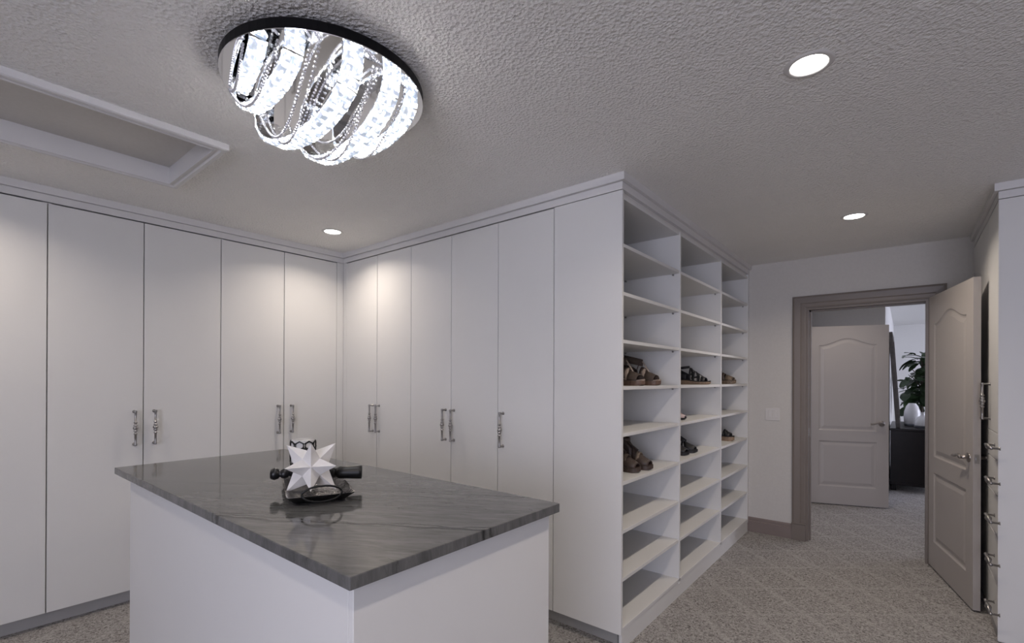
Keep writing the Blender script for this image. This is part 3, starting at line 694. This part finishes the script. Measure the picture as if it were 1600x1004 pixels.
# ------------------------------------------------------------------ shoes
def wfun(t):
    pts = [(0, .0), (.02, .45), (.07, .66), (.2, .72), (.4, .66), (.55, .78), (.72, 1.0), (.84, .95), (.93, .72), (.98, .38), (1.0, .0)]
    for (a, va), (b, vb) in zip(pts, pts[1:]):
        if a <= t <= b: return va+(vb-va)*(t-a)/(b-a)
    return 0
def shoe(label, x_toe, y, z, spec, ang=0., group=None, L=.245, W=.085):
    r = empty('shoe', (x_toe-L/2, y, z), label, 'shoe', group)
    ca, sa = math.cos(ang), math.sin(ang)
    def T(u, v, h_):      # u from heel (0) to toe (L), v sideways
        uu = u-L/2; return (x_toe-L/2+uu*ca-v*sa, y+uu*sa+v*ca, z+h_)
    hh, ht = spec['heel'], spec['toe']
    def topz(t):
        s = min(max((.68-t)/.50, 0), 1); s = s*s*(3-2*s); return ht+(hh-ht)*s
    def sole(nm, mat, f_lo, f_hi, grow=0., t0=0., t1=1.):
        bm = bmesh.new(); rings = []; n = 22
        for i in range(n+1):
            t = t0+(t1-t0)*i/n; t_ = min(max(t, .004), .996); hw = W/2*wfun(t_)+grow
            spring = .012*max(0, (t-.86)/.14)**2
            zl, zh = topz(t)*f_lo+spring*(f_lo < .5), topz(t)*f_hi+spring*.4
            rings.append([bm.verts.new(T(t*L, sy*hw*k, zz)) for sy, k, zz in ((-1, .94, zl), (1, .94, zl), (1, 1, zh), (-1, 1, zh))])
        for A, B in zip(rings, rings[1:]):
            for k in range(4): bm.faces.new((A[k], A[(k+1) % 4], B[(k+1) % 4], B[k]))
        bm.faces.new(rings[0]); bm.faces.new(rings[-1][::-1]); return finish(bm, nm, mat, r)
    def solid(bm, th, nm, mat):
        o = finish(bm, nm, mat, r, smooth=True); md = o.modifiers.new('thickness', 'SOLIDIFY'); md.thickness = th; md.offset = 0; return o
    def strap(t0, t1, peak, wid, mat, nm='strap', k0=1.):
        """band over the foot, from side at t0 to side at t1"""
        bm = bmesh.new(); rows = []; n = 14
        for i in range(n+1):
            f = PI*i/n; t = t0+(t1-t0)*i/n; hw = W/2*wfun(t)*k0+.001
            rows.append([bm.verts.new(T(t*L+s_*wid/2, -math.cos(f)*hw, topz(min(max(t, 0), 1))-.004+math.sin(f)**.8*peak-s_*wid*.22*math.sin(f))) for s_ in (-1, 0, 1)])
        for A, B in zip(rows, rows[1:]):
            for k in range(2): bm.faces.new((A[k], A[k+1], B[k+1], B[k]))
        solid(bm, .0035, nm, mat)
    def vamp(t0, t1, p0, p1, mat, nm='upper'):
        bm = bmesh.new(); rows = []; n, k_ = 8, 12
        for i in range(n+1):
            t = t0+(t1-t0)*i/n; hw = W/2*wfun(min(t, .985))+.001; pk_ = p0+(p1-p0)*i/n
            rows.append([bm.verts.new(T(t*L, -math.cos(PI*k/k_)*hw, topz(t)-.004+math.sin(PI*k/k_)**.7*pk_)) for k in range(k_+1)])
        for A, B in zip(rows, rows[1:]):
            for k in range(k_): bm.faces.new((A[k], A[k+1], B[k+1], B[k]))
        solid(bm, .004, nm, mat)
    def counter(t_end, hgt, front, mat, nm='heel_counter', flare=1.):
        """wall round the heel, from side at t_end round the back; hgt at back, front height at the ends"""
        bm = bmesh.new(); rows = []; n = 16
        for i in range(n+1):
            f = -1+2*i/n; t = .012+(t_end-.012)*abs(f)**1.6; sy = 1 if f > 0 else -1
            hw = W/2*wfun(t)*(1 if abs(f) > .02 else 0)
            hgt_ = hgt+(front-hgt)*abs(f)**1.4
            rows.append([bm.verts.new(T(t*L, sy*hw*(1-.12*q_), topz(t)-.004+hgt_*q_)) for q_ in (0, .33, .66, 1)])
        for A, B in zip(rows, rows[1:]):
            for k in range(3): bm.faces.new((A[k], A[k+1], B[k+1], B[k]))
        solid(bm, .0035, nm, mat)
    def loop(t_f, z_b, z_f, wid, mat, nm='ankle_strap'):
        """ankle band: closed loop from the back of the heel to t_f"""
        bm = bmesh.new(); rows = []; n = 24
        for i in range(n):
            a = 2*PI*i/n; k = .5-.5*math.cos(a); t = .03+(t_f-.03)*k
            v = math.sin(a)*W*.34; zz = z_b+(z_f-z_b)*k
            rows.append([bm.verts.new(T(t*L+.0*q_, v, zz+q_*wid)) for q_ in (0, .5, 1)])
        for i in range(n):
            A, B = rows[i], rows[(i+1) % n]
            for k in range(2): bm.faces.new((A[k], A[k+1], B[k+1], B[k]))
        solid(bm, .0035, nm, mat)
    def tstrap(t0, z0_, t1, z1_, wid, mat, sy=0., nm='strap'):
        bm = bmesh.new(); n = 8; rows = []
        for i in range(n+1):
            t = t0+(t1-t0)*i/n; zz = z0_+(z1_-z0_)*i/n; rows.append([bm.verts.new(T(t*L, sy*W/2*wfun(t)+q_*wid/2*(.4 if sy else 1), zz+q_*wid/2*(1 if sy else 0))) for q_ in (-1, 1)])
        for A, B in zip(rows, rows[1:]): bm.faces.new((A[0], A[1], B[1], B[0]))
        solid(bm, .0035, nm, mat)
    ops = dict(sole=sole, strap=strap, vamp=vamp, counter=counter, loop=loop, tstrap=tstrap)
    for op in spec['ops']: ops[op[0]](*op[1:])
    return r
brown_wedge = dict(heel=.080, toe=.034, ops=[('sole', 'wedge_sole', 'brown', 0, .86), ('sole', 'insole', 'beige', .86, 1., .001), ('strap', .74, .78, .046, .060, 'olive'), ('strap', .60, .52, .070, .024, 'beige'), ('strap', .50, .60, .074, .018, 'brown_dark'),
    ('counter', .34, .060, .030, 'brown_dark'), ('loop', .52, .150, .120, .042, 'olive'), ('tstrap', .52, .150, .70, .080, .016, 'beige'), ('tstrap', .40, .090, .47, .135, .014, 'brown_dark', -1.)])
flat_black = dict(heel=.042, toe=.026, ops=[('sole', 'sole', 'tan', 0, .8), ('sole', 'insole', 'black_leather', .8, 1., .001), ('strap', .80, .80, .036, .030, 'black_leather'), ('strap', .66, .60, .060, .012, 'black_leather'), ('strap', .52, .58, .078, .012, 'black_leather'), ('strap', .40, .42, .098, .014, 'black_leather'),
    ('counter', .30, .085, .045, 'black_leather'), ('tstrap', .34, .135, .80, .058, .014, 'black_leather'), ('loop', .36, .120, .130, .016, 'black_leather'), ('tstrap', .30, .050, .55, .100, .012, 'black_leather', -1.), ('tstrap', .45, .050, .70, .060, .010, 'black_leather', -1.)])
snake_wedge = dict(heel=.055, toe=.034, ops=[('sole', 'wedge_sole', 'snake', 0, .9), ('sole', 'insole', 'brown_dark', .9, 1., .001), ('strap', .78, .80, .042, .060, 'snake'), ('strap', .56, .60, .066, .022, 'brown_dark'), ('strap', .44, .44, .084, .022, 'olive'), ('counter', .34, .080, .05, 'snake'), ('loop', .40, .118, .118, .02, 'olive')])
pink_slip = dict(heel=.030, toe=.020, ops=[('sole', 'sole', 'black_leather', 0, 1.), ('vamp', .56, .97, .058, .014, 'pink'), ('counter', .45, .060, .045, 'pink'), ('tstrap', .52, .085, .66, .078, .02, 'black_leather')])
brown_pump = dict(heel=.105, toe=.030, ops=[('sole', 'wedge_sole', 'brown_dark', 0, 1.), ('vamp', .50, .93, .085, .026, 'brown_dark'), ('counter', .50, .095, .070, 'brown_dark'), ('strap', .64, .66, .074, .022, 'snake'), ('tstrap', .30, .160, .62, .110, .022, 'brown_dark'), ('loop', .40, .165, .155, .026, 'brown_dark')])
black_sling = dict(heel=.070, toe=.026, ops=[('sole', 'wedge_sole', 'black_leather', 0, 1.), ('vamp', .66, .93, .052, .024, 'black_leather'), ('strap', .56, .58, .064, .014, 'black_leather'), ('loop', .60, .140, .075, .014, 'black_leather'), ('tstrap', .22, .145, .62, .080, .016, 'black_leather', -1.), ('tstrap', .22, .145, .62, .080, .016, 'black_leather', 1.), ('counter', .16, .080, .020, 'black_leather')])
tan_platform = dict(heel=.065, toe=.044, ops=[('sole', 'wedge_sole', 'tan', 0, .85), ('sole', 'insole', 'black_leather', .85, 1., .001), ('strap', .80, .80, .038, .040, 'black_leather'), ('strap', .66, .72, .056, .016, 'black_leather'), ('strap', .76, .62, .058, .016, 'black_leather'), ('counter', .3, .05, .03, 'black_leather'), ('loop', .38, .130, .135, .022, 'black_leather')])
s4 = 1.376+PT/2; s2 = .873+PT/2; s3 = 1.128+PT/2
shoe('brown wedge sandal with olive ankle strap, toe reaching furthest in the first cubby', -1.172, 2.885, s4, brown_wedge, .05, 'shoes on the shelves')
shoe('brown wedge sandal tucked behind the left panel of the first cubby', -1.172, 2.66, s4, brown_wedge, -.04, 'shoes on the shelves')
shoe('black strappy sandal with thin tan sole in the middle column', -1.165, 3.85, s4, flat_black, 0, 'shoes on the shelves', .255)
shoe('small snake print wedge sandal in the far right column', -1.175, 4.61, s4, snake_wedge, 0, 'shoes on the shelves')
shoe('pale pink shoe with black sole, only its toe showing', -1.20, 3.42, s3, pink_slip, 0, 'shoes on the shelves')
shoe('dark brown peep-toe wedge on the lower left shelf, nearer of the pair', -1.185, 2.635, s2, brown_pump, -.05, 'shoes on the shelves')
shoe('dark brown peep-toe wedge on the lower left shelf, toe behind its mate', -1.165, 2.755, s2, brown_pump, .04, 'shoes on the shelves')
shoe('black slingback wedge in the middle column, nearer of the pair', -1.19, 3.46, s2, black_sling, -.06, 'shoes on the shelves')
shoe('black slingback wedge in the middle column, farther of the pair', -1.185, 3.61, s2, black_sling, .05, 'shoes on the shelves')
shoe('black sandal on tan platform in the far right column, lower shelf', -1.17, 4.54, s2, tan_platform, 0, 'shoes on the shelves')

# ------------------------------------------------------------------ bedroom furniture
dr = empty('dresser', (.09, 8.7, 0), 'dark espresso dresser seen through the doorway', 'dresser')
D0, D1, E0, E1 = -.165, .36, 7.98, 9.40
box('body', 'espresso', dr, D0+.01, D1-.012, E0+.012, E1-.012, .09, .775, .003)
box('top', 'espresso', dr, D0, D1, E0, E1, .775, .805, .004)
box('base_moulding', 'espresso', dr, D0+.004, D1-.004, E0+.004, E1-.004, .075, .115, .004)
for a in (D0+.02, D1-.07):
    for b in (E0+.02, E1-.07): box('foot', 'espresso', dr, a, a+.05, b, b+.05, 0, .09, .003)
for k in range(3):
    for j in range(2):
        d = box('drawer_front', 'espresso', dr, D1-.012, D1+.006, E0+.03+j*.69, E0+.70+j*.67, .13+k*.215, .13+k*.215+.20, .003)
        bm = bmesh.new(); lathe(bm, [(.006, 0), (.006, .012), (.014, .018), (.012, .026), (.003, .028)], 12, (D1+.006, E0+.37+j*.68, .23+k*.215), 'X'); finish(bm, 'knob', 'bronze', d, smooth=True)
mr = empty('leaning_mirror', (-.1, 8.6, .805), 'grey-brown framed mirror leaning on the bedroom wall above the dresser', 'mirror')
mt_ = Vector((-.168, 0, 2.06)); mb_ = Vector((-.088, 0, .812)); dn = (mt_-mb_).normalized(); nm_ = Vector((dn.z, 0, -dn.x))
def MP(u, v, w_): p_ = mb_+dn*v+nm_*w_; return (p_.x, 8.03+u, p_.z)
ML = 1.25; MWd = 1.1
for u0, u1, v0, v1 in ((0, .07, 0, ML), (MWd-.07, MWd, 0, ML), (.07, MWd-.07, 0, .07), (.07, MWd-.07, ML-.07, ML)):
    bm = bmesh.new(); prism(bm, [(u0, v0), (u1, v0), (u1, v1), (u0, v1)], lambda u, v, k: MP(u, v, (-.012, .03)[k])); finish(bm, 'frame_bar', 'frame_wood', mr)
bm = bmesh.new(); prism(bm, [(.07, .07), (MWd-.07, .07), (MWd-.07, ML-.07), (.07, ML-.07)], lambda u, v, k: MP(u, v, (-.01, .012)[k])); finish(bm, 'mirror_glass', 'mirror', mr)
def vase(x, y, prof_, label):
    r = empty('vase', (x, y, .805), label, 'vase', 'white vases on the dresser')
    bm = bmesh.new(); lathe(bm, prof_, 28, (x, y, .8055)); finish(bm, 'body', 'vase', r, smooth=True)
    bm = bmesh.new(); lathe(bm, [(prof_[0][0]+.004, 0), (prof_[0][0]+.012, .004), (prof_[0][0]+.012, .030), (prof_[1][0]+.0005, .034)], 28, (x, y, .8055)); finish(bm, 'base_band', 'vase_band', r, smooth=True)
vase(.068, 8.55, [(.076, 0), (.085, .03), (.092, .12), (.086, .20), (.065, .27), (.045, .30), (.040, .31), (.030, .30)], 'tall rounded white vase on the dresser beside the mirror')
vase(.172, 8.27, [(.075, 0), (.085, .03), (.080, .10), (.045, .145), (.022, .165), (.020, .20), (.024, .205), (.016, .20)], 'short white bottle vase on the dresser beside the door edge')
ft = empty('fig_tree', (.20, 10.0, 0), 'dark green leafy fig tree in the bedroom behind the dresser', 'potted tree')
bm = bmesh.new(); lathe(bm, [(.13, 0), (.17, .28), (.18, .30), (.165, .30), (.15, .26), (.02, .26)], 28, (.20, 10.0, 0)); finish(bm, 'pot', 'pot', ft, smooth=True)
bm = bmesh.new(); tube(bm, [(.20, 10.0, .25), (.20, 10.0, .8), (.19, 10.0, 1.2), (.20, 10.0, 1.6), (.19, 10.0, 1.8)], [.022, .02, .017, .012, .006], 8)
for a in range(5):
    an = a*1.3; bl = .9 if math.cos(an) > -.3 else .55; tube(bm, [(.20, 10.0, 1.1+.1*a), (.20+.2*bl*math.cos(an), 10+.2*bl*math.sin(an), 1.25+.1*a), (.20+.36*bl*math.cos(an), 10+.36*bl*math.sin(an), 1.32+.1*a)], [.011, .008, .004], 6)
finish(bm, 'trunk', 'bark', ft, smooth=True)
bm = bmesh.new(); rows = []
for i in range(7):
    t = i/6; hw = .052*math.sin(PI*min(t*.9+.04, 1))**.7*(1.15 if t > .5 else .9); rows.append([bm.verts.new((t*.19, sy*hw, -.10*t*t+.012*abs(sy))) for sy in (-1, 0, 1)])
for A, B in zip(rows, rows[1:]):
    for k in range(2): bm.faces.new((A[k], A[k+1], B[k+1], B[k]))
lf0 = finish(bm, 'leaf', 'leaf', smooth=True); lf0.parent = ft; lf0.location = (0, 0, 1.4)
rl = random.Random(3)
k = 0
while k < 190:
    an = rl.uniform(0, 2*PI); rad = rl.uniform(.02, .42); zz = rl.uniform(.98, 1.86); rad *= 1 if zz < 1.6 else .6
    az = an+rl.uniform(-.7, .7); sc_ = rl.uniform(.8, 1.3); lx = .22+rad*math.cos(an)
    if min(lx, lx+.2*sc_*math.cos(az)) < -.13: continue
    k += 1
    o = copy_mesh(lf0, 'leaf', ft, (lx, 10+rad*math.sin(an), zz), (rl.uniform(-.5, .5), rl.uniform(-.7, .5), az), (sc_,)*3)
